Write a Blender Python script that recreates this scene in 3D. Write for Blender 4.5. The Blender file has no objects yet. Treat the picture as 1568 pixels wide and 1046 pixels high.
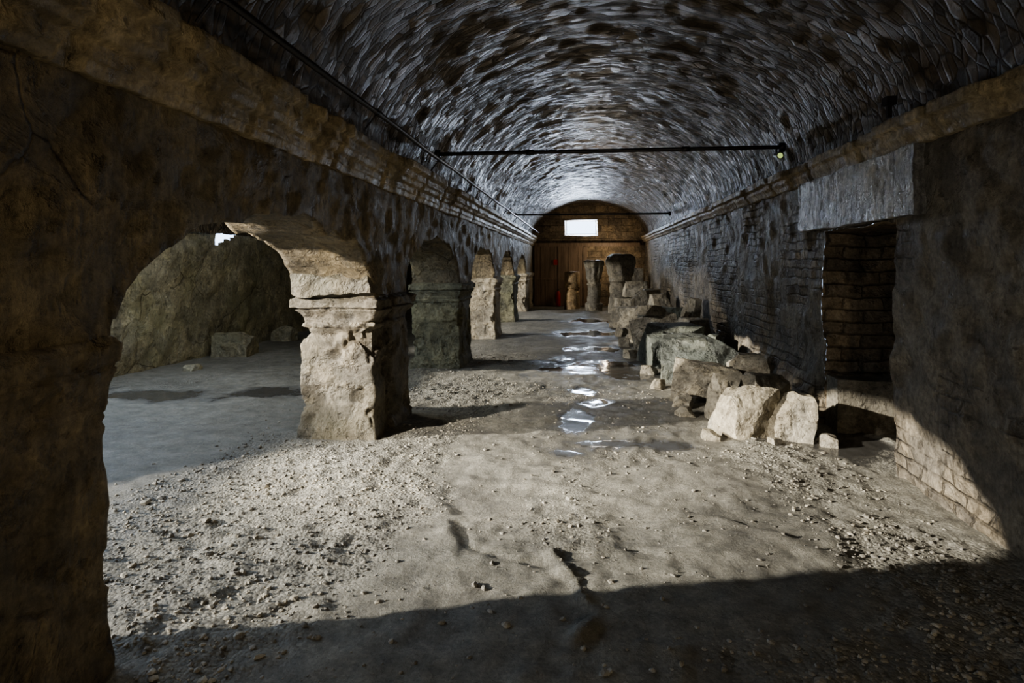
import bpy, math, random
import numpy as np
from mathutils import Vector
rng=np.random.default_rng(7)
random.seed(7)
scene=bpy.context.scene
LX,RX=-1.85,2.4      # corridor faces
BX=-2.60             # back face of arcade
GX=-6.5              # outer wall of side gallery
Y0,Y1=-6.0,23.5
SPR=2.62
PILL=[(-6.4,-5.4),(-2.6,-1.6),(1.2,2.22),(5.33,6.3),(9.15,10.15),(12.95,13.95),(16.75,17.75),(20.55,23.6)]
# ---------------------------------------------------------------- noise
def _h(i,j,k,s):
    n=(i.astype(np.int64)*374761393+j.astype(np.int64)*668265263+k.astype(np.int64)*2147483647+s*1274126177)&0xffffffff
    n=((n^(n>>13))*1274126177)&0xffffffff
    n=(n^(n>>16))&0xffffffff
    return n/4294967295.0*2-1
def vn(P,s=0):
    P=np.asarray(P,dtype=float); i=np.floor(P).astype(np.int64); f=P-i; u=f*f*(3-2*f)
    x,y,z=i[...,0],i[...,1],i[...,2]; a,b,c=u[...,0],u[...,1],u[...,2]
    def L(p,q,t): return p+(q-p)*t
    return L(L(L(_h(x,y,z,s),_h(x+1,y,z,s),a),L(_h(x,y+1,z,s),_h(x+1,y+1,z,s),a),b),
             L(L(_h(x,y,z+1,s),_h(x+1,y,z+1,s),a),L(_h(x,y+1,z+1,s),_h(x+1,y+1,z+1,s),a),b),c)
def fbm(P,o=4,s=0,g=.5):
    r=0;a=1;P=np.asarray(P,dtype=float)
    for k in range(o):
        r=r+a*vn(P*(2.03**k)+k*7.3,s+k); a*=g
    return r
def rough(P,amp=.03,sc=2.0,o=4,s=0):
    return P+amp*np.stack([fbm(P*sc,o,s+11),fbm(P*sc,o,s+23),fbm(P*sc,o,s+37)],-1)
def sstep(a,b,x):
    t=np.clip((x-a)/(b-a),0,1); return t*t*(3-2*t)
# ---------------------------------------------------------------- mesh build
class MB:
    def __init__(s): s.v=[];s.f=[];s.n=0;s.at=[];s.mi=[]
    def grid(s,P,cu=False,cv=False,attr=None,mi=0,flip=False,mask=None):
        r,c=P.shape[:2]
        idx=np.arange(r*c).reshape(r,c)+s.n
        a=idx; 
        if cu: a=np.vstack([a,a[:1]])
        if cv: a=np.hstack([a,a[:,:1]])
        q=np.stack([a[:-1,:-1],a[:-1,1:],a[1:,1:],a[1:,:-1]],-1)
        if mask is not None: q=q[mask]
        q=q.reshape(-1,4)
        if flip:q=q[:,::-1]
        s.f.append(q);s.mi.append(np.full(len(q),mi));s.v.append(P.reshape(-1,3));s.n+=r*c
        s.at.append(attr.reshape(-1,3) if attr is not None else np.zeros((r*c,3)))
    def build(s,name,mats,smooth=True,attr=None,parent=None):
        V=np.concatenate(s.v);F=np.concatenate(s.f);M=np.concatenate(s.mi)
        me=bpy.data.meshes.new(name)
        me.vertices.add(len(V));me.vertices.foreach_set('co',V.ravel().astype(np.float32))
        k=F.shape[1]
        me.loops.add(F.size);me.loops.foreach_set('vertex_index',F.ravel().astype(np.int32))
        me.polygons.add(len(F));me.polygons.foreach_set('loop_start',(np.arange(len(F))*k).astype(np.int32))
        me.polygons.foreach_set('loop_total',np.full(len(F),k,dtype=np.int32))
        me.polygons.foreach_set('material_index',M.astype(np.int32))
        me.update(calc_edges=True);me.validate()
        me.polygons.foreach_set('use_smooth',np.full(len(me.polygons),smooth))
        if attr:
            A=me.attributes.new(attr,'FLOAT_VECTOR','POINT');A.data.foreach_set('vector',np.concatenate(s.at).ravel().astype(np.float32))
        for m in (mats if isinstance(mats,(list,tuple)) else [mats]): me.materials.append(m)
        ob=bpy.data.objects.new(name,me);scene.collection.objects.link(ob)
        if parent: ob.parent=parent
        return ob
def boxgrid(lo,hi,n=10):
    lo=np.array(lo,float);hi=np.array(hi,float);d=hi-lo
    out=[]
    for ax in range(3):
        o=[a for a in range(3) if a!=ax]
        for side in (0,1):
            u=np.linspace(0,1,n+1);U,W=np.meshgrid(u,u,indexing='ij')
            P=np.zeros((n+1,n+1,3));P[...,ax]=side;P[...,o[0]]=U;P[...,o[1]]=W
            out.append((lo+P*d,(side==0)^(ax==1)))
    return out
# ---------------------------------------------------------------- materials
class NT:
    def __init__(s,name):
        s.m=bpy.data.materials.new(name);s.m.use_nodes=True;s.t=s.m.node_tree;s.t.nodes.clear()
        s.out=s.n('ShaderNodeOutputMaterial');s.b=s.n('ShaderNodeBsdfPrincipled');s.l(s.b.outputs[0],s.out.inputs[0])
    def n(s,ty,**kw):
        x=s.t.nodes.new(ty)
        for k,v in kw.items():setattr(x,k,v)
        return x
    def l(s,a,b): s.t.links.new(a,b)
    def pos(s):
        return s.n('ShaderNodeNewGeometry').outputs['Position']
    def mapv(s,v,sc=(1,1,1),rot=(0,0,0),loc=(0,0,0)):
        m=s.n('ShaderNodeMapping');m.inputs['Scale'].default_value=sc;m.inputs['Rotation'].default_value=rot;m.inputs['Location'].default_value=loc;s.l(v,m.inputs[0]);return m.outputs[0]
    def noise(s,v,sc,det=6,ro=.6,dist=0):
        x=s.n('ShaderNodeTexNoise');x.inputs['Scale'].default_value=sc;x.inputs['Detail'].default_value=det;x.inputs['Roughness'].default_value=ro;x.inputs['Distortion'].default_value=dist;s.l(v,x.inputs['Vector']);return x.outputs['Fac']
    def vor(s,v,sc,feat='F1',rand=1):
        x=s.n('ShaderNodeTexVoronoi',feature=feat);x.inputs['Scale'].default_value=sc;x.inputs['Randomness'].default_value=rand;s.l(v,x.inputs['Vector']);return x
    def ramp(s,f,st):
        r=s.n('ShaderNodeValToRGB');e=r.color_ramp.elements
        while len(e)<len(st):e.new(.5)
        for i,(p,c) in enumerate(st):
            e[i].position=p;e[i].color=(c[0],c[1],c[2],1) if not isinstance(c,(int,float)) else (c,c,c,1)
        s.l(f,r.inputs[0]);return r.outputs[0]
    def mix(s,f,a,b,mode='MIX'):
        m=s.n('ShaderNodeMix',data_type='RGBA',blend_type=mode)
        for v,i in ((f,0),(a,6),(b,7)):
            if isinstance(v,(int,float)): m.inputs[i].default_value=v if i==0 else (v,v,v,1)
            elif isinstance(v,tuple): m.inputs[i].default_value=(v[0],v[1],v[2],1)
            else:s.l(v,m.inputs[i])
        return m.outputs[2]
    def math(s,op,a,b=0,c=None):
        m=s.n('ShaderNodeMath',operation=op)
        for i,v in enumerate((a,b)):
            if isinstance(v,(int,float)):m.inputs[i].default_value=v
            else:s.l(v,m.inputs[i])
        return m.outputs[0]
    def bump(s,h,st,dist,nrm=None):
        b=s.n('ShaderNodeBump')
        if isinstance(st,(int,float)): b.inputs['Strength'].default_value=st
        else: s.l(st,b.inputs['Strength'])
        b.inputs['Distance'].default_value=dist;s.l(h,b.inputs['Height'])
        if nrm: s.l(nrm,b.inputs['Normal'])
        return b.outputs[0]
def stone(name,c1,c2,c3,rough_=.75,bs=.7,bd=.045,spec=.35,green=None,streak=0,masonry=None,off=0.,crack=0):
    t=NT(name);p=t.mapv(t.pos(),loc=(off,off*.7,off*.3))
    n1=t.noise(p,.9,8,.65);n2=t.noise(p,4.5,9,.72,.3);n3=t.noise(p,24,6,.75)
    col=t.ramp(n1,[(.3,c1),(.5,c2),(.7,c3)])
    col=t.mix(.8,col,t.ramp(n2,[(.3,.28),(.5,.8),(.7,1.45)]),'MULTIPLY')
    col=t.mix(.65,col,t.ramp(n3,[(.32,.3),(.62,1.3)]),'MULTIPLY')
    if green:
        g=t.noise(t.mapv(p,loc=(5,3,8)),.7,5,.6)
        col=t.mix(t.ramp(g,[(.5,0),(.68,.6)]),col,green)
    pit=t.ramp(t.noise(t.mapv(p,loc=(1,6,2)),11,5,.65),[(.33,0),(.43,1)])
    flake=t.ramp(t.noise(t.mapv(p,loc=(8,2,5)),1.7,6,.6,.4),[(.49,0),(.53,1)])
    h=t.math('ADD',t.math('MULTIPLY',n2,1.3),t.math('ADD',t.math('MULTIPLY',n3,.35),t.math('ADD',t.math('MULTIPLY',pit,.3),t.math('MULTIPLY',flake,.35))))
    col=t.mix(.55,col,t.mix(pit,(.4,.38,.36),(1,1,1)),'MULTIPLY')
    col=t.mix(t.math('MULTIPLY',flake,.4),col,t.mix(1,col,(1.6,1.52,1.35),'MULTIPLY'))
    if crack:
        wv=t.n('ShaderNodeTexNoise');wv.inputs['Scale'].default_value=2.2;wv.inputs['Detail'].default_value=5;t.l(p,wv.inputs['Vector'])
        wm=t.n('ShaderNodeVectorMath',operation='MULTIPLY_ADD');t.l(wv.outputs['Color'],wm.inputs[0]);wm.inputs[1].default_value=(.35,.35,.35);t.l(p,wm.inputs[2])
        ck=t.ramp(t.vor(wm.outputs[0],.6,'DISTANCE_TO_EDGE').outputs['Distance'],[(0,0),(.006,1)])
        ck=t.math('MAXIMUM',ck,t.ramp(t.noise(p,.9,3),[(.50,0),(.53,1)]))
        col=t.mix(.65,col,t.mix(ck,(.25,.22,.2),(1,1,1)),'MULTIPLY');h=t.math('ADD',h,t.math('MULTIPLY',ck,.4))
    if streak:
        s=t.noise(t.mapv(p,sc=(9,9,.7)),2,5,.6)
        col=t.mix(streak,col,t.ramp(s,[(.35,.35),(.6,1.2)]),'MULTIPLY');h=t.math('ADD',h,t.math('MULTIPLY',s,.8*streak))
    if masonry:
        sep=t.n('ShaderNodeSeparateXYZ');t.l(p,sep.inputs[0])
        cb=t.n('ShaderNodeCombineXYZ')
        a=t.math('ADD',sep.outputs[1],sep.outputs[0])
        wz=t.noise(p,2.5,3,.6)
        t.l(t.math('ADD',a,t.math('MULTIPLY',n2,.14)),cb.inputs[0]);t.l(t.math('ADD',sep.outputs[2],t.math('MULTIPLY',wz,.09)),cb.inputs[1])
        br=t.n('ShaderNodeTexBrick');t.l(cb.outputs[0],br.inputs['Vector'])
        br.inputs['Scale'].default_value=1;br.inputs['Brick Width'].default_value=masonry[0];br.inputs['Row Height'].default_value=masonry[1]
        br.inputs['Mortar Size'].default_value=.016;br.inputs['Mortar Smooth'].default_value=.9
        br.inputs['Color1'].default_value=(1.3,1.25,1.15,1);br.inputs['Color2'].default_value=(.6,.6,.62,1);br.inputs['Mortar'].default_value=(.5,.48,.45,1)
        m=t.ramp(t.noise(t.mapv(p,loc=(2,9,4)),.8,5,.65),[(masonry[2],0),(masonry[2]+.08,1)])
        col=t.mix(m,col,t.mix(.85,col,br.outputs['Color'],'MULTIPLY'))
        inv=t.math('SUBTRACT',1,br.outputs['Fac'])
        h=t.math('ADD',h,t.math('MULTIPLY',t.math('MULTIPLY',inv,m),.6))
    nr=t.bump(h,bs,bd)
    t.l(nr,t.b.inputs['Normal']);t.l(col,t.b.inputs['Base Color'])
    t.l(t.ramp(n2,[(.35,max(0,rough_-.25)),(.6,rough_)]),t.b.inputs['Roughness'])
    t.b.inputs['Specular IOR Level'].default_value=spec
    return t.m
M_left=stone('plaster_brown',(.17,.135,.085),(.26,.21,.135),(.35,.29,.19),green=(.17,.155,.10),off=3,bs=1,bd=.06,rough_=.68,crack=1,streak=.35)
M_right=stone('masonry_wall_rough',(.17,.15,.12),(.26,.23,.185),(.36,.32,.255),masonry=(.24,.10,.47),off=1,bs=1,bd=.06,rough_=.62,streak=.3)
M_jamb=stone('jamb_masonry',(.18,.145,.10),(.25,.20,.14),(.31,.255,.185),masonry=(.34,.125,.0),off=6,bs=1)
M_gal=stone('gallery_plaster',(.18,.165,.115),(.29,.265,.19),(.38,.35,.26),green=(.22,.22,.13),off=9,bs=.8,crack=1)
M_pil=stone('pillar_limestone',(.13,.115,.09),(.205,.18,.14),(.29,.26,.205),green=(.13,.125,.085),off=4,bs=1,bd=.06)
M_pilg=stone('pillar_algae_stone',(.155,.15,.105),(.23,.22,.15),(.31,.29,.21),green=(.13,.145,.085),off=14,bs=1,bd=.06)
M_pilw=stone('pillar_pale_stone',(.33,.285,.21),(.46,.40,.30),(.55,.49,.38),off=24,bs=.9,bd=.06)
M_corn=stone('cornice_limestone',(.24,.19,.125),(.37,.305,.20),(.50,.42,.29),off=8,bs=.9,rough_=.55,streak=.4)
M_lint=stone('lintel_limestone',(.30,.295,.28),(.39,.38,.36),(.47,.46,.43),streak=.9,rough_=.36,spec=.7,off=2,bs=.9)
M_rock=stone('block_limestone',(.22,.20,.155),(.32,.29,.23),(.44,.40,.32),off=7,bs=1)
M_rockd=stone('block_mossy_stone',(.09,.10,.09),(.145,.155,.135),(.21,.215,.185),green=(.09,.115,.095),off=17,bs=1,rough_=.5)
M_end=stone('end_wall_stone',(.20,.155,.11),(.29,.23,.16),(.38,.305,.22),off=12,bs=.7,masonry=(.5,.25,.35))
M_grav=stone('gravel_stone',(.19,.175,.15),(.28,.26,.22),(.38,.355,.30),off=31,bs=.3)
def vault_mat():
    t=NT('vault_rubble');at=t.n('ShaderNodeAttribute',attribute_name='st').outputs['Vector'];p=t.pos()
    w=t.n('ShaderNodeTexNoise');w.inputs['Scale'].default_value=1.3;w.inputs['Detail'].default_value=3;t.l(at,w.inputs['Vector'])
    wv=t.n('ShaderNodeVectorMath',operation='MULTIPLY_ADD');t.l(w.outputs['Color'],wv.inputs[0]);wv.inputs[1].default_value=(.12,.12,0);t.l(at,wv.inputs[2])
    m=t.mapv(wv.outputs[0],sc=(6.0,14,1))
    v=t.vor(m,1,'F1',.85);e=t.vor(m,1,'DISTANCE_TO_EDGE',.85).outputs['Distance']
    n1=t.noise(p,.6,6,.6);n2=t.noise(p,12,8,.75)
    sepc=t.n('ShaderNodeSeparateColor');t.l(v.outputs['Color'],sepc.inputs[0])
    col=t.ramp(n1,[(.3,(.10,.077,.05)),(.5,(.145,.115,.08)),(.7,(.20,.165,.12))])
    col=t.mix(.85,col,t.ramp(sepc.outputs[0],[(0,.35),(.7,1.1),(1,2.0)]),'MULTIPLY')
    col=t.mix(.8,col,t.ramp(n2,[(.3,.3),(.7,1.4)]),'MULTIPLY')
    col=t.mix(t.ramp(e,[(0,.75),(.10,0)]),col,(.03,.024,.017))
    pm=t.ramp(t.noise(t.mapv(p,loc=(3,1,7)),.5,5,.65),[(.36,.35),(.52,1)])
    h=t.math('ADD',t.math('MULTIPLY',pm,t.math('ADD',t.math('MULTIPLY',t.math('MINIMUM',e,.13),4.5),t.math('MULTIPLY',sepc.outputs[1],1.3))),t.math('MULTIPLY',n2,1.0))
    t.l(t.bump(h,1,.042),t.b.inputs['Normal']);t.l(col,t.b.inputs['Base Color'])
    t.l(t.ramp(sepc.outputs[2],[(0,.30),(1,.65)]),t.b.inputs['Roughness']);t.b.inputs['Specular IOR Level'].default_value=.5
    return t.m
M_vault=vault_mat()
def floor_mat():
    t=NT('earth_floor');p=t.pos();at=t.n('ShaderNodeAttribute',attribute_name='wet').outputs['Vector']
    sp=t.n('ShaderNodeSeparateXYZ');t.l(at,sp.inputs[0]);wet0,damp,grav=sp.outputs
    n1=t.noise(p,.8,7,.6);n2=t.noise(p,6,9,.72);n3=t.noise(p,45,6,.8)
    wn=t.math('ADD',wet0,t.math('MULTIPLY',t.math('SUBTRACT',t.noise(p,9,6,.7),.5),1.6))
    wet=t.ramp(wn,[(.48,0),(.68,1)])
    edge=t.ramp(wn,[(.0,0),(.55,1)])
    col=t.ramp(n1,[(.3,(.18,.168,.14)),(.5,(.26,.244,.20)),(.7,(.34,.32,.268))])
    col=t.mix(.8,col,t.ramp(n2,[(.3,.4),(.5,.9),(.7,1.35)]),'MULTIPLY')
    col=t.mix(.65,col,t.ramp(n3,[(.3,.35),(.65,1.3)]),'MULTIPLY')
    vo=t.vor(p,52,'F1');sc=t.n('ShaderNodeSeparateColor');t.l(vo.outputs['Color'],sc.inputs[0])
    gc=t.mix(.75,col,t.ramp(sc.outputs[0],[(0,.45),(1,1.4)]),'MULTIPLY')
    col=t.mix(t.math('MULTIPLY',grav,.8),col,gc)
    col=t.mix(damp,col,t.mix(1,col,(.64,.64,.65),'MULTIPLY'))
    col=t.mix(edge,col,(.065,.062,.056))
    dome=t.math('SUBTRACT',1,t.math('MULTIPLY',vo.outputs['Distance'],1.5))
    h=t.math('ADD',t.math('ADD',t.math('MULTIPLY',n2,1.1),t.math('MULTIPLY',n3,.5)),t.math('MULTIPLY',t.math('MULTIPLY',dome,grav),.4))
    st=t.math('SUBTRACT',1,t.math('MULTIPLY',wet,.975));st=t.math('MULTIPLY',st,t.math('SUBTRACT',.85,t.math('MULTIPLY',edge,.55)))
    t.l(t.bump(h,st,.024),t.b.inputs['Normal']);t.l(col,t.b.inputs['Base Color'])
    dn=t.math('MULTIPLY',damp,t.ramp(t.noise(p,3.5,7,.7),[(.42,.3),(.6,1)]))
    r=t.math('SUBTRACT',.88,t.math('MULTIPLY',dn,.5));r=t.math('MULTIPLY',r,t.math('SUBTRACT',1,t.math('MULTIPLY',edge,.45)));r=t.math('MULTIPLY',r,t.math('SUBTRACT',1,t.math('MULTIPLY',wet,.72)))
    t.l(r,t.b.inputs['Roughness']);t.b.inputs['Specular IOR Level'].default_value=.5
    return t.m
M_floor=floor_mat()
def simple(name,c,r=.5,metal=0,em=None):
    t=NT(name);n=t.noise(t.pos(),14,5,.6)
    t.l(t.mix(1,c,t.ramp(n,[(.3,.65),(.7,1.15)]),'MULTIPLY'),t.b.inputs['Base Color']);t.b.inputs['Roughness'].default_value=r;t.b.inputs['Metallic'].default_value=metal
    if em: t.b.inputs['Emission Color'].default_value=(*em[:3],1);t.b.inputs['Emission Strength'].default_value=em[3]
    t.l(t.bump(n,.2,.005),t.b.inputs['Normal'])
    return t.m
M_iron=simple('dark_iron',(.045,.042,.045),.35,.7)
M_red=simple('red_enamel',(.45,.03,.02),.45)
M_black=simple('black_rubber',(.02,.02,.02),.5)
M_lamp=simple('lamp_lens',(.5,.55,.2),.3,0,(.6,.8,.25,.6))
def wood():
    t=NT('plank_wood');p=t.pos();g=t.noise(t.mapv(p,sc=(12,12,.8)),1.5,7,.6,.4);n=t.noise(p,1.2,4)
    col=t.ramp(g,[(.3,(.14,.095,.06)),(.7,(.30,.21,.14))]);col=t.mix(.5,col,t.ramp(n,[(.3,.5),(.7,1.3)]),'MULTIPLY')
    t.l(col,t.b.inputs['Base Color']);t.b.inputs['Roughness'].default_value=.6;t.l(t.bump(g,.4,.01),t.b.inputs['Normal']);return t.m
M_wood=wood()
# ---------------------------------------------------------------- floor
PUD=[(.30,9.6,.95,1.0),(-.35,9.3,.7,.5),(.02,7.75,.18,.3),(.15,7.05,.22,.25),(-.06,6.35,.15,.5),(.40,5.50,.68,.17),(-5.2,6.9,.8,.35),(2.3,5.7,.6,.38),(.25,11.6,.5,.45),(.1,14.2,.9,.6),(.3,17.5,.8,.8),(-.15,5.2,.16,.12),(-3.9,7.2,.4,.35)]
f_=950.;th=math.atan(108/950.)
def px(u,v,z=0.):
    u*=1600/1568.;v*=1600/1568.
    d=f_*(1.6-z)/(v-413);xc=(u-800)/f_*d
    return (xc*math.cos(th)-d*math.sin(th), d*math.cos(th)+xc*math.sin(th))
RID=[([(845,845),(852,868),(880,888),(886,912),(915,946),(882,985)],.028,.03),
     ([(700,800),(720,840),(780,858),(848,868)],.03,-.018),
     ([(720,735),(830,742),(950,765),(1030,790),(1100,800),(1180,822),(1250,850)],.05,.016),
     ([(985,992),(1020,1003),(1050,1004)],.03,.02),([(760,655),(850,640),(960,655),(975,690)],.06,.018),
     ([(560,700),(640,735),(690,800),(700,900)],.06,.012),([(730,970),(800,1000),(860,1030)],.04,-.014),([(780,700),(900,715),(1050,705)],.05,-.012),
     ([(1000,690),(1060,720),(1180,730),(1290,760)],.05,.012),([(250,800),(360,850),(520,870)],.05,-.012)]
RID=[([px(*q) for q in l],w,a) for l,w,a in RID]
def pud(x,y,hard=True):
    P=np.stack([x*3.5,y*2.2,x*0],-1);w=fbm(P,4,5,.6)
    r=np.zeros_like(x)
    for cx,cy,a,b in PUD:
        d=np.sqrt(((x-cx)/a)**2+((y-cy)/b)**2)+w*.45
        r=np.maximum(r,1-(sstep(.7,1.05,d) if hard else sstep(.35,1.25,d)))
    return r
def gravmask(x,y):
    P=np.stack([x*1.1,y*.8,x*0],-1);n=fbm(P,4,9)
    side=np.maximum(sstep(-.7,-1.25,x)*sstep(-3.6,-2.6,x),sstep(1.0,1.6,x))
    side=np.maximum(side,.8*(1-sstep(2.6,3.1,y))*(y>-2))
    return np.clip(sstep(.2,.75,side*.65+.45*n+.12),0,1)
def hfl(x,y):
    P=np.stack([x,y,x*0],-1)
    g=gravmask(x,y)
    near=1-sstep(8,14,y)
    h=.018*fbm(P*.9,3,1)+.011*fbm(P*3.1,3,2)+near*(.006+.006*g)*fbm(P*13,3,3)
    h=h+near*.010*np.maximum(0,fbm(P*5,3,8)-.15)
    w=.03*fbm(P*9,2,77)
    for l,wd,a in RID:
        dm=np.full(x.shape,9.)
        for (ax,ay),(bx,by) in zip(l[:-1],l[1:]):
            dx,dy=bx-ax,by-ay;t=np.clip(((x-ax)*dx+(y-ay)*dy)/(dx*dx+dy*dy),0,1)
            dm=np.minimum(dm,np.hypot(x-ax-t*dx,y-ay-t*dy))
        h=h+a*np.exp(-((dm+w)/wd)**2)
    p=pud(x,y);return h*(1-.8*p)+(-.004)*p
xs=np.concatenate([np.arange(-6.9,-2.4,.09),np.arange(-2.4,3.5,.024)])
ys=[-6.2]
while ys[-1]<24.2:
    y=ys[-1];ys.append(y+(.35 if y<.5 else .019+.005*max(0,y-2)))
ys=np.array(ys)
X,Y=np.meshgrid(xs,ys);Z=hfl(X,Y)
damp=np.clip(sstep(1.3,.3,np.abs(X-.25+.4*fbm(np.stack([X*0,Y*.7,Y*0],-1),2,4)))*sstep(4.6,5.6,Y)*.9+.55*sstep(.0,.8,fbm(np.stack([X*.9,Y*.5,X*0],-1),3,15)),0,1)
damp=np.maximum(damp,(X<-2.6)*.7);damp=np.maximum(damp,.35*(1-sstep(2.4,3.2,Y)))
mb=MB();mb.grid(np.stack([X,Y,Z],-1),attr=np.stack([pud(X,Y,False),damp,gravmask(X,Y)],-1));mb.build('floor',M_floor,attr='wet')
# gravel
def ico():
    g=(1+5**.5)/2
    v=np.array([(-1,g,0),(1,g,0),(-1,-g,0),(1,-g,0),(0,-1,g),(0,1,g),(0,-1,-g),(0,1,-g),(g,0,-1),(g,0,1),(-g,0,-1),(-g,0,1)],float)/1.9
    f=np.array([(0,11,5),(0,5,1),(0,1,7),(0,7,10),(0,10,11),(1,5,9),(5,11,4),(11,10,2),(10,7,6),(7,1,8),(3,9,4),(3,4,2),(3,2,6),(3,6,8),(3,8,9),(4,9,5),(2,4,11),(6,2,10),(8,6,7),(9,8,1)])
    return v,f
iv,if_=ico()
N=90000
gx=rng.uniform(-3.4,2.20,N);gy=1.2+rng.uniform(0,1,N)**1.5*9.5
keep=(rng.uniform(0,1,N)<gravmask(gx,gy)**1.5*.42+.04)&(pud(gx,gy)<.1)
for a,b in PILL: keep&=~((gx<LX+.1)&(gx>BX-.1)&(gy>a-.1)&(gy<b+.1))
keep&=~((gx>.98)&(gy>5.6)&(gy<10.5)&(rng.uniform(0,1,N)<.5))
gx=gx[keep];gy=gy[keep];n=len(gx)
sz=.0035+.011*rng.uniform(0,1,n)**3+ (rng.uniform(0,1,n)<.010)*.013
gz=hfl(gx,gy)+sz*.2
V=iv[None]*(1+.3*rng.uniform(-1,1,(n,12,1)))*sz[:,None,None]*np.stack([rng.uniform(.8,1.5,n),rng.uniform(.8,1.5,n),rng.uniform(.5,.9,n)],-1)[:,None]
an=rng.uniform(0,6.28,n);c,s=np.cos(an)[:,None],np.sin(an)[:,None]
V=np.stack([V[...,0]*c-V[...,1]*s,V[...,0]*s+V[...,1]*c,V[...,2]],-1)+np.stack([gx,gy,gz],-1)[:,None]
F=(if_[None]+(np.arange(n)*12)[:,None,None]).reshape(-1,3)
mb=MB();mb.v=[V.reshape(-1,3)];mb.f=[F];mb.mi=[np.zeros(len(F))];mb.build('gravel',M_grav,smooth=False)
# ---------------------------------------------------------------- arcade
def archz(y):
    z=np.full(y.shape,1.27)
    for (a0,a1),(b0,b1) in zip(PILL[:-1],PILL[1:]):
        c=(a1+b0)/2;hw=(b0-a1)/2;t=(y-c)/hw;m=np.abs(t)<1
        z=np.where(m,1.27+.64*np.sqrt(np.clip(1-np.abs(t)**2.2,0,1)),z)
    return z
yy=[Y0]
while yy[-1]<Y1: yy.append(yy[-1]+.04+.003*max(0,yy[-1]-5))
yy=np.array(yy)
ex=[]
for a,b in PILL:
    for e in (a,b): ex+= [e-.03,e-.01,e-.002,e+.002,e+.01,e+.03]
yy=np.unique(np.concatenate([yy,[e for e in ex if Y0<e<Y1]]))
az=archz(yy)
rough_edge=.05*fbm(np.stack([yy*2.5,yy*0,yy*0],-1),5,50,.6)
az=az+np.where(az>1.4,rough_edge,0)
ring=[]
nz=34;nt=18
for k in range(nz+1): ring.append((0,k/nz))
for k in range(1,nt): ring.append((k/nt,1))
for k in range(nz,-1,-1): ring.append((1,k/nz))
for k in range(nt-1,0,-1): ring.append((k/nt,0))
ring=np.array(ring)
P=np.zeros((len(yy),len(ring),3));P[...,0]=LX+(BX-LX)*ring[None,:,0];P[...,1]=yy[:,None]
P[...,2]=az[:,None]+(2.66-az[:,None])*ring[None,:,1]
P=rough(rough(P,.024,1.4,3,3),.016,6,4,33)
mb=MB();mb.grid(P,cv=True);mb.build('wall_left_arcade',M_left)
# pillars
def rring(x0,x1,y0,y1,r,n=12):
    cs=[((x1-r,y1-r),0),((x0+r,y1-r),90),((x0+r,y0+r),180),((x1-r,y0+r),270)]
    out=[]
    for (cx,cy),a in cs:
        for k in range(5):
            t=math.radians(a+k*22.5);out.append((cx+r*math.cos(t),cy+r*math.sin(t)))
    res=[]
    for i in range(len(out)):
        p=out[i];q=out[(i+1)%len(out)];d=math.hypot(q[0]-p[0],q[1]-p[1]);m=max(1,int(d/.02))
        for k in range(m):res.append((p[0]+(q[0]-p[0])*k/m,p[1]+(q[1]-p[1])*k/m))
    return np.array(res)
CAP=[(-.15,.03),(.08,.03),(.14,.012),(.2,0),(1.02,0),(1.03,.018),(1.06,.02),(1.07,.002),(1.11,.006),(1.15,.03),(1.185,.055),(1.19,.035),(1.205,.035),(1.21,.072),(1.28,.072),(1.285,.05),(1.30,.03),(1.345,-.1)]
def pil_part(mb,x0,x1,y0,y1,seed,amp=.02,cap=CAP,bite=0,mi=0,ck=1.,chip=1.):
    base=rring(x0,x1,y0,y1,.025);cx,cy=(x0+x1)/2,(y0+y1)/2
    zs=np.unique(np.concatenate([np.linspace(-.15,1.345,80),[c[0] for c in cap]]))
    off=np.interp(zs,[c[0] for c in cap],[c[1] for c in cap]);off=np.where(off>0,off*ck,off)
    P=np.zeros((len(zs),len(base),3))
    hx,hy=(x1-x0)/2,(y1-y0)/2
    for i,(z,o) in enumerate(zip(zs,off)):
        P[i,:,0]=cx+(base[:,0]-cx)*(1+o/hx);P[i,:,1]=cy+(base[:,1]-cy)*(1+o/hy);P[i,:,2]=z
    Q=rough(rough(P,amp,2.2,3,seed),.010,8,4,seed+3)
    cr=np.clip((np.abs(P[...,0]-cx)/hx+np.abs(P[...,1]-cy)/hy-1.2)/.8,0,1)
    ch=chip*sstep(.05,.45,fbm(P*5,4,seed+60))*(.010+.05*cr)*sstep(.0,.2,P[...,2])*(1-.6*sstep(1.0,1.1,P[...,2]))
    Q[...,0]+=(cx-P[...,0])*ch/hx*1.0;Q[...,1]+=(cy-P[...,1])*ch/hy*1.0
    if bite:
        n=fbm(P*3.2,3,seed+90);k=bite*sstep(.1,.6,n)*sstep(.5,.85,P[...,2])*(1-sstep(.96,1.02,P[...,2]))
        Q[...,0]+=(cx-P[...,0])*k;Q[...,1]+=(cy-P[...,1])*k
    mb.grid(Q,cv=True,mi=mi,flip=True)
pm=[M_left,M_left,M_left,M_pil,M_pilg,M_pilw,M_pilg,M_pilw]
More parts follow.
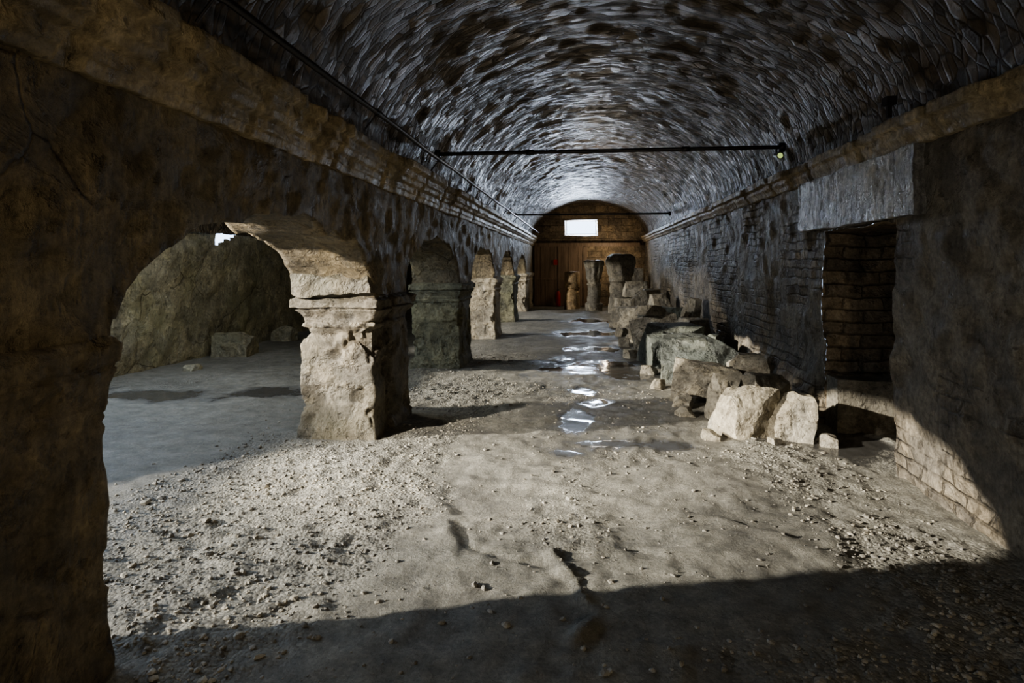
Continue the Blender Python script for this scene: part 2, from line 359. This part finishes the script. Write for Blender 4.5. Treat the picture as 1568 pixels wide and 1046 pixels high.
for i,(a,b) in enumerate(PILL):
    mb=MB()
    if i in(3,):
        pil_part(mb,BX+.02,LX-.02,a+.02,a+.36,i,.016,bite=.32)
        pil_part(mb,BX+.06,LX+.03,a+.40,b,i+5,.012)
        for G,fl in boxgrid((BX+.1,a+.1,-.1),(LX-.07,b-.1,1.4),8): mb.grid(G,flip=fl)
        for G,fl in boxgrid((-1,-1,-1),(1,1,1),20):
            R=np.linalg.norm(G,axis=-1,keepdims=True);S=G*.7+.3*G/R*1.25
            S=S*np.array([.39,.20,.24])+np.array([-2.235,a+.09,1.55]);mb.grid(rough(S,.04,4,5,i),flip=fl)
    else: pil_part(mb,BX,LX,a,b,i,.012,ck=.3 if i<=2 else 1,chip=.25 if i<=2 else .8)
    mb.build('stone_pillar',pm[i])
# cornices
def cornice(name,x,sgn,prof,mat,seed):
    pr=[]
    for (a,b) in zip(prof[:-1],prof[1:]):
        m=max(1,int(math.hypot(b[0]-a[0],b[1]-a[1])/.016))
        for k in range(m):pr.append((a[0]+(b[0]-a[0])*k/m,a[1]+(b[1]-a[1])*k/m))
    pr.append(prof[-1]);pr=np.array(pr)
    y=np.concatenate([np.arange(Y0,0,.1),np.arange(0,9,.035),np.arange(9,Y1+.05,.07)])
    P=np.zeros((len(y),len(pr),3));er=1-.4*sstep(.2,.7,fbm(np.stack([y*.9,y*0,y*0],-1),5,seed))
    joint=(np.abs(((y+.3)/1.15)%1-.5)>.475)*.025
    P[...,0]=x+sgn*np.maximum(-.05,pr[None,:,0]*er[:,None]-joint[:,None]*(pr[None,:,0]>.02));P[...,1]=y[:,None];P[...,2]=pr[None,:,1]
    P=rough(rough(P,.009,3,3,seed),.006,10,4,seed+5)
    mb=MB();mb.grid(P,flip=sgn<0);return mb.build(name,mat)
cornice('trim_1',LX,1,[(-.08,2.30),(.03,2.31),(.045,2.36),(.06,2.365),(.06,2.42),(.10,2.44),(.12,2.48),(.15,2.49),(.15,2.55),(.20,2.575),(.20,2.64),(-.08,2.67)],M_corn,61)
cornice('trim_2',RX,-1,[(-.08,2.44),(.04,2.45),(.06,2.49),(.10,2.53),(.10,2.57),(.15,2.59),(.15,2.66),(-.08,2.69)],M_corn,71)
# ---------------------------------------------------------------- right wall with recess
OY0,OY1,OZ=5.0,6.35,1.93
yy=[Y0]
while yy[-1]<Y1: yy.append(yy[-1]+(.3 if yy[-1]<1 else .035+.003*max(0,yy[-1]-5)))
yy=np.unique(np.concatenate([np.array(yy),[OY0,OY1]]));zz=np.unique(np.concatenate([np.arange(-.15,2.72,.035),[OZ]]))
A,B=np.meshgrid(yy,zz,indexing='ij')
P=np.stack([np.full_like(A,RX),A,B],-1)
P[...,0]-=.12*(1-sstep(.0,.75,B))*sstep(6.35,6.6,A)*(1-sstep(9,10,A))
def wr(P): return rough(rough(P,.03,1.4,3,5),.02,6,4,15)
P=wr(P)
ym=(yy[:-1]+yy[1:])/2;zm=(zz[:-1]+zz[1:])/2
mask=~((ym[:,None]>OY0)&(ym[:,None]<OY1)&(zm[None,:]<OZ))
mb=MB();mb.grid(P,mask=mask,flip=False)
dep=.75
def patch(o,u,v,nu,nv):
    U,W=np.meshgrid(np.linspace(0,1,nu),np.linspace(0,1,nv),indexing='ij')
    return np.array(o)+U[...,None]*np.array(u)+W[...,None]*np.array(v)
for o,u,v in (((RX,OY1,-.15),(dep,0,0),(0,0,OZ+.15)),((RX,OY0,-.15),(dep,0,0),(0,0,OZ+.15)),((RX,OY0,OZ),(dep,0,0),(0,OY1-OY0,0)),((RX+dep,OY0,-.15),(0,OY1-OY0,0),(0,0,OZ+.15))):
    mb.grid(wr(patch(o,u,v,28,60)),mi=1)
for G,fl in boxgrid((2.42,6.08,-.1),(3.12,6.36,.50),16): mb.grid(rough(G,.012,4,4,131),flip=fl,mi=2)
mb.build('wall_right',[M_right,M_jamb,M_rock])
# ---------------------------------------------------------------- vaults
def vault(name,cx,hw,z0,rise,y0,y1,seed,skip=None):
    y=np.arange(y0,y1+.1,.07);t=np.linspace(-.08,math.pi+.08,120)
    A,B=np.meshgrid(y,t,indexing='ij')
    P=np.stack([cx+hw*np.cos(B),A,z0+rise*np.sin(B)],-1)
    st=np.stack([B*(hw+rise)/2,A,A*0],-1)
    m=None
    if skip:
        ymid=(y[:-1]+y[1:])/2;tm=(t[:-1]+t[1:])/2
        m=np.ones((len(y)-1,len(t)-1),bool)
        for a,b in skip: m&=~((ymid[:,None]>a)&(ymid[:,None]<b)&(tm[None]>math.pi*.56))
    P=rough(rough(P,.03,1.1,3,seed),.014,6,3,seed+4);mb=MB();mb.grid(P,attr=st,mask=m);return mb.build(name,M_vault,attr='st')
vault('ceiling',(LX+RX)/2,(RX-LX)/2+.02,SPR,1.36,Y0,Y1+.1,81)
SUN_GAP=[(0.2,4.5),(5.2,7.6)]  # unseen vault gaps added so the sun reaches the near arches
vault('ceiling_side_gallery',(GX+BX)/2,(BX-GX)/2+.02,2.25,1.2,Y0,Y1+.1,91,skip=SUN_GAP)
def sun_gap_sill(y):  # outer wall cut down at the added gaps to shape the sunbeam
    z=np.full(y.shape,2.35)
    z=np.where((y>0.25)&(y<4.45),np.interp(y,[0,2.4,3.16,3.77,4.25,4.45],[.5,.6,.9,1.16,1.7,2.3]),z)
    z=np.where((y>5.25)&(y<7.55),1.28,z);return z
yy=np.unique(np.concatenate([np.arange(Y0,Y1,.07),[10.5,11.35,.24,.26,4.44,4.46,5.24,5.26,7.54,7.56]]));u=np.linspace(0,1,55);sl=sun_gap_sill(yy)
P=np.zeros((len(yy),len(u),3));P[...,0]=GX;P[...,1]=yy[:,None];P[...,2]=-.15+(sl[:,None]+.15)*u[None]
P[...,0]+=-.06
ym=(yy[:-1]+yy[1:])/2
zc=(P[:-1,:-1,2]+P[1:,1:,2])/2
mask=~((ym[:,None]>10.3)&(ym[:,None]<11.35)&(zc>1.98+.28*(ym[:,None]-10.3))&(zc<2.33))
mb=MB();mb.grid(rough(rough(P,.05,1.0,3,6),.02,5,4,16),mask=mask);mb.build('wall_left_outer',M_gal)
# ---------------------------------------------------------------- end wall, window
WX,WZ0,WZ1=.62,2.70,3.30
xs_=np.unique(np.concatenate([np.linspace(-6.8,3.2,120),[-WX,WX]]));zs_=np.unique(np.concatenate([np.linspace(-.15,4.3,60),[WZ0,WZ1]]))
A,B=np.meshgrid(xs_,zs_,indexing='ij')
P=np.stack([A,np.full_like(A,Y1),B],-1)
xm=(xs_[:-1]+xs_[1:])/2;zm=(zs_[:-1]+zs_[1:])/2
mask=~((np.abs(xm)[:,None]<WX)&(zm[None]>WZ0)&(zm[None]<WZ1))
mb=MB();mb.grid(rough(P,.02,1.5,4,13),mask=mask)
o=[(-WX,Y1,WZ0),(WX,Y1,WZ0),(WX,Y1,WZ1),(-WX,Y1,WZ1)];q=[(-.58,Y1+.45,2.76),(.58,Y1+.45,2.76),(.54,Y1+.45,WZ1),(-.54,Y1+.45,WZ1)]
for k in range(4):
    a,b,c,d=[np.array(w,float) for w in (o[k],o[(k+1)%4],q[(k+1)%4],q[k])]
    mb.grid(np.array([[a,b],[d,c]]))
mb.build('wall_far',M_end)
mb=MB()
A,B=np.meshgrid(np.linspace(-6.8,3.2,20),np.linspace(-.15,4.3,10),indexing='ij');mb.grid(np.stack([A,np.full_like(A,Y0+.02),B],-1));mb.build('wall_near',M_left)
def boxes(name,lst,mat,parent=None,rad=None):
    mb=MB()
    for lo,hi in lst:
        for G,fl in boxgrid(lo,hi,2): mb.grid(G,flip=fl)
    return mb.build(name,mat,smooth=False,parent=parent)
boxes('window_1',[((-.58,Y1+.3,2.76),(-.55,Y1+.34,3.29)),((.55,Y1+.3,2.76),(.58,Y1+.34,3.29)),((-.58,Y1+.3,3.26),(.58,Y1+.34,3.29)),((-.58,Y1+.3,2.76),(.58,Y1+.34,2.79))],M_iron)
L=[];x=-1.72
while x<.1:
    L.append(((x,Y1-.20,0.02),(x+.17,Y1-.165-.008*random.random(),2.28)));x+=.178
L+= [((-1.78,Y1-.24,2.28),(2.2,Y1-.14,2.42)),((-1.78,Y1-.24,0.02),(-1.70,Y1-.14,2.3)),((-.87,Y1-.23,0.02),(-.79,Y1-.15,2.3)),((.08,Y1-.24,0.02),(.18,Y1-.14,2.3)),((-1.78,Y1-.22,1.0),(.15,Y1-.15,1.08))]
boxes('wooden_partition',L,M_wood)
# ---------------------------------------------------------------- rods, pipe
def tube(mb,pts,r,n=12,rr=None):
    pts=[np.array(p,float) for p in pts];rings=[];last=None
    for i,p in enumerate(pts):
        d=(pts[min(i+1,len(pts)-1)]-pts[max(i-1,0)])
        if np.linalg.norm(d)<1e-6: d=pts[-1]-pts[0]
        d/=np.linalg.norm(d)
        a=np.cross(d,(0,0,1) if abs(d[2])<.9 else (1,0,0));a/=np.linalg.norm(a);b=np.cross(d,a)
        k=rr[i] if rr else r
        rings.append([p+k*(a*math.cos(t)+b*math.sin(t)) for t in np.linspace(0,2*math.pi,n,endpoint=False)])
    mb.grid(np.array(rings),cv=True)
for Yr,z in ((7.2,2.93),(16.0,2.91)):
    mb=MB();tube(mb,[(LX+.08,Yr,z),(RX-.10,Yr,z)],.024)
    for xx in (LX+.13,RX-.14): tube(mb,[(xx-.03,Yr,z),(xx-.029,Yr,z),(xx+.029,Yr,z),(xx+.03,Yr,z)],.05,rr=[.001,.055,.055,.001])
    for xx in (-.6,1.2): tube(mb,[(xx-.05,Yr,z),(xx-.04,Yr,z),(xx+.04,Yr,z),(xx+.05,Yr,z)],.03,rr=[.02,.032,.032,.02])
    mb.build('iron_tie_rod',M_iron)
mb=MB();pp=[(-1.58+.004*math.sin(k),-5.9+k*.7,2.78+.006*math.sin(k*1.7)) for k in range(42)]
tube(mb,pp,.02)
for k in range(0,42,3):
    x,y,z=pp[k];tube(mb,[(x,y-.03,z),(x,y+.03,z)],.027);tube(mb,[(x,y,z),(x-.1,y,z-.12)],.008)
mb.build('conduit_pipe',M_iron)
e=bpy.data.objects.new('spot_lamp_fixture',None);scene.collection.objects.link(e)
mb=MB();tube(mb,[(2.2,7.2,2.902),(2.2,7.19,2.86),(2.2,7.15,2.83)],.012);tube(mb,[(2.2,7.22,2.84),(2.2,7.21,2.84),(2.2,7.1,2.82),(2.2,7.05,2.81)],.03,rr=[.01,.03,.035,.042]);mb.build('housing',M_iron,parent=e)
mb=MB();tube(mb,[(2.2,7.055,2.81),(2.2,7.045,2.81)],.03,rr=[.030,.001]);mb.build('lens',M_lamp,parent=e)
boxes('junction_box',[((2.20,4.68,2.76),(2.27,4.76,2.82)),((2.22,4.71,2.67),(2.25,4.74,2.77))],M_iron)
# ---------------------------------------------------------------- rocks
def rock(name,c,dims,rot=0,seed=1,mat=M_rock,cuts=6,tilt=(0,0),n=30,amp=.02,parent=None,sink=.04,lo=.70):
    r=np.random.default_rng(seed);mb=MB();planes=[]
    for k in range(cuts):
        d=r.normal(size=3);d[2]=abs(d[2])*.8;d/=np.linalg.norm(d);planes.append((d,r.uniform(lo,1.1)))
    a=math.radians(rot);ca,sa=math.cos(a),math.sin(a);tx,ty=[math.radians(q) for q in tilt]
    for G,fl in boxgrid((-1,-1,-1),(1,1,1),n):
        S=G.copy()
        for d,o in planes:
            k=np.maximum(0,S@d-o);S=S-k[...,None]*d
        S=S*np.array(dims)/2
        y=S[...,1]*math.cos(tx)-S[...,2]*math.sin(tx);z=S[...,1]*math.sin(tx)+S[...,2]*math.cos(tx);S=np.stack([S[...,0],y,z],-1)
        x=S[...,0]*math.cos(ty)+S[...,2]*math.sin(ty);z=-S[...,0]*math.sin(ty)+S[...,2]*math.cos(ty);S=np.stack([x,S[...,1],z],-1)
        S=np.stack([S[...,0]*ca-S[...,1]*sa,S[...,0]*sa+S[...,1]*ca,S[...,2]],-1)
        S=S+np.array([c[0],c[1],(c[2] if len(c)>2 else dims[2]/2-sink)])
        mb.grid(rough(rough(S,amp,3,3,seed),amp*.45,12,3,seed+2),flip=fl)
    return mb.build(name,mat,smooth=False,parent=parent)
B='stone_block'
rock(B,(1.50,5.98),(.50,.50,.50),28,101,cuts=12,tilt=(6,-8),lo=.72)
rock(B,(1.96,5.95),(.40,.42,.46),-20,102,cuts=10,tilt=(-5,10),lo=.74)
rock(B,(1.42,6.42),(.26,.24,.58),10,103,cuts=9)
rock(B,(1.85,6.45),(.5,.34,.52),15,133,cuts=8,lo=.8)
rock(B,(1.50,7.45),(.78,.5,.48),-12,104,cuts=5,tilt=(3,5),lo=.85)
rock(B,(2.02,7.12),(.32,.3,.36),40,105,cuts=9)
rock(B,(1.98,7.75),(.42,.5,.55),10,134,cuts=7,lo=.8)
rock(B,(1.68,8.75),(1.1,.75,.58),-8,106,mat=M_rockd,cuts=4,tilt=(8,3),lo=.85)
rock(B,(1.42,9.98),(.85,.8,.66),12,107,mat=M_rockd,cuts=3,lo=.9)
rock(B,(2.02,9.7),(.45,.6,.55),-20,108,mat=M_rockd,cuts=5)
rock(B,(1.9,10.8),(.6,.7,.7),14,135,cuts=5,lo=.8)
rock(B,(1.38,11.6),(.85,.8,.68),-6,109,cuts=4,tilt=(5,-12),lo=.85)
rock(B,(1.3,11.6,.74),(.6,.3,.18),20,110,cuts=5)
rock(B,(2.03,12.05),(.26,.6,1.0),8,111,cuts=7,tilt=(0,8),lo=.8)
rock(B,(1.2,12.9),(.6,.6,.5),30,112,cuts=6)
rock(B,(1.75,13.6),(.9,.7,.7),8,113,mat=M_rockd,cuts=4,lo=.85)
rock(B,(1.3,14.9),(.7,.8,.6),-18,114,cuts=4,lo=.85)
rock(B,(1.95,15.3),(.5,.8,.9),6,136,cuts=4,lo=.85)
rock(B,(1.2,16.3),(.6,.6,.5),22,115,cuts=5)
rock(B,(1.75,17.0),(.8,.7,.95),-5,116,cuts=4,lo=.85)
rock(B,(1.05,17.6),(.4,.4,.35),12,117,cuts=5)
for k,(x,y,s) in enumerate([(1.18,5.72,.13),(1.72,5.62,.11),(2.18,5.66,.13),(1.08,6.5,.16),(1.12,7.0,.22),(1.62,6.95,.2),(1.0,8.1,.16),(1.35,8.15,.24),(2.05,8.25,.28),(.98,9.1,.18),(.85,10.6,.2),(1.35,10.8,.26),(.85,12.2,.22),(.9,13.7,.25),(.85,15.6,.22),(1.5,16.0,.3)]):
    rock(B,(x,y),(s*1.2,s,s*.8),k*37,300+k,cuts=7,n=14,amp=.012,sink=.02)
rock(B,(-6.05,10.1),(.6,.55,.44),8,118,mat=M_gal,cuts=6,lo=.8)
rock(B,(-6.15,12.2),(.45,.5,.36),-12,119,mat=M_gal,cuts=6,lo=.8)
rock(B,(-5.85,8.6),(.18,.18,.13),-12,120,mat=M_gal,cuts=7)
rock('lintel_stone',(2.41,5.72,2.20),(.16,2.28,.50),0,130,mat=M_lint,cuts=0,amp=.010)
def column(name,x,y,segs,mat,seed,lean=0,flute=0):
    mb=MB();n=48
    zs=np.concatenate([np.linspace(a[0],b[0],5,endpoint=False) for a,b in zip(segs[:-1],segs[1:])]+[[segs[-1][0]]])
    rs=np.interp(zs,[a[0] for a in segs],[a[1] for a in segs])
    t=np.linspace(0,2*math.pi,n,endpoint=False)
    Z,T=np.meshgrid(zs,t,indexing='ij');R=rs[:,None]*(1+flute*np.cos(T*8)*(Z>segs[-1][0]*.62))
    P=np.stack([x+R*np.cos(T)+lean*Z,y+R*np.sin(T),Z],-1)
    mb.grid(rough(P,.02,5,4,seed),cv=True,flip=True);return mb.build(name,mat,smooth=True)
M_colw=stone('column_warm_stone',(.28,.19,.10),(.38,.27,.15),(.46,.34,.2),off=41)
column('column_drum',-.32,21.8,[(-.03,.26),(.1,.27),(.66,.26),(.68,.22),(.72,.22),(.74,.27),(1.3,.27),(1.34,.24),(1.35,0)],M_colw,3)
column('carved_capital_on_column',.44,21.2,[(-.03,.30),(.25,.30),(.3,.23),(.85,.22),(.9,.26),(.95,.22),(1.1,.22),(1.3,.25),(1.5,.29),(1.58,.32),(1.7,.33),(1.74,.28),(1.75,0)],M_rock,4,flute=.09)
column('weathered_column_stack',1.28,20.2,[(-.03,.40),(.5,.38),(.54,.34),(1.0,.35),(1.04,.40),(1.2,.38),(1.5,.42),(1.72,.46),(1.85,.42),(1.93,.3),(1.95,0)],M_rock,5,flute=.06)
rock(B,(1.5,18.7),(.95,.7,.62),6,121,cuts=3,lo=.9)
rock(B,(1.62,18.7,.86),(.75,.55,.46),-9,122,cuts=3,lo=.9)
rock(B,(1.85,21.9),(.7,.7,1.5),-9,123,mat=M_pil,cuts=3,lo=.9)
e=bpy.data.objects.new('fire_extinguisher',None);scene.collection.objects.link(e)
ex_,ey_,ez_=-.86,Y1-.40,.015
mb=MB();tube(mb,[(ex_,ey_,ez_+q) for q in (0,.001,.02,.48,.54,.57,.59)],.08,n=18,rr=[.001,.08,.09,.09,.06,.025,.02]);mb.build('cylinder_body',M_red,parent=e)
mb=MB();tube(mb,[(ex_,ey_,ez_+.57),(ex_,ey_,ez_+.63)],.02);tube(mb,[(ex_,ey_,ez_+.63),(ex_+.1,ey_,ez_+.67)],.01);tube(mb,[(ex_,ey_,ez_+.61),(ex_-.1,ey_-.02,ez_+.55),(ex_-.12,ey_-.02,ez_+.3),(ex_-.1,ey_-.02,ez_+.12)],.012);mb.build('valve_and_hose',M_black,parent=e)
boxes('safety_sign',[((-1.05,Y1-.25,1.58),(-.89,Y1-.235,1.78))],M_red)
# ---------------------------------------------------------------- lights
def lamp(name,ty,loc,energy,color,target=None,**kw):
    l=bpy.data.lights.new(name,ty);l.energy=energy;l.color=color
    for k,v in kw.items():setattr(l,k,v)
    o=bpy.data.objects.new(name,l);o.location=loc;scene.collection.objects.link(o)
    if target is not None:
        o.rotation_euler=(Vector(target)-Vector(loc)).to_track_quat('-Z','Y').to_euler()
    return o
lamp('sun','SUN',(-12,-4,6),9,(1,.95,.85),target=(-12+1,-4+.29,6-.285),angle=math.radians(1.0))
lamp('gallery_flood_fill','SPOT',(-5.7,.9,2.9),3800,(1,.94,.84),target=(1.3,7.0,.1),spot_size=math.radians(36),spot_blend=.5,shadow_soft_size=.12)  # added spot, brightens the first pillar's shadow and the right wall
lamp('window_daylight','AREA',(0,Y1+.6,3.1),190,(.70,.82,1),target=(0,Y1-6,2.5),shape='RECTANGLE',size=1.3,size_y=.8)
for k,yb in enumerate((11.55,15.35,19.1)):
    lamp('bay_fill_light','SPOT',(-5.7,yb-1.4,2.15),1100,(1,.98,.94),target=(.6,yb+.9,0),spot_size=math.radians(44),spot_blend=.3,shadow_soft_size=.12)  # added hidden spots, throw light through the farther arches
lamp('fill_light','POINT',(1.2,-1.6,2.0),125,(1,.88,.68),shadow_soft_size=.2)  # added fill behind the camera, no fixture there
lamp('fill_light','POINT',(.9,22.3,2.0),30,(1,.83,.62),shadow_soft_size=.15)  # added warm fill in front of the end wall
lamp('fill_light','POINT',(.3,12.5,3.3),16,(1,.92,.8),shadow_soft_size=.25)  # added weak fill under the mid-corridor vault
lamp('gallery_fill_light','POINT',(-4.2,7.5,2.95),100,(1,.98,.84),shadow_soft_size=.3)  # added fill, out of view, brightens the side gallery
w=bpy.data.worlds.new('World');scene.world=w;w.use_nodes=True
bg=w.node_tree.nodes['Background'];bg.inputs[0].default_value=(.60,.76,1,1);bg.inputs[1].default_value=3.5
# ---------------------------------------------------------------- camera
cd=bpy.data.cameras.new('camera');cam=bpy.data.objects.new('camera',cd);scene.collection.objects.link(cam);scene.camera=cam
cam.location=(0,0,1.6);cam.rotation_euler=(math.radians(90),0,th)
cd.sensor_width=36;cd.lens=950/1600*36;cd.shift_y=-120.5/1600;cd.clip_start=.05
try:
    scene.view_settings.view_transform='AgX';scene.view_settings.look='AgX - Medium High Contrast';scene.view_settings.exposure=.3
except Exception as ex: print(ex)
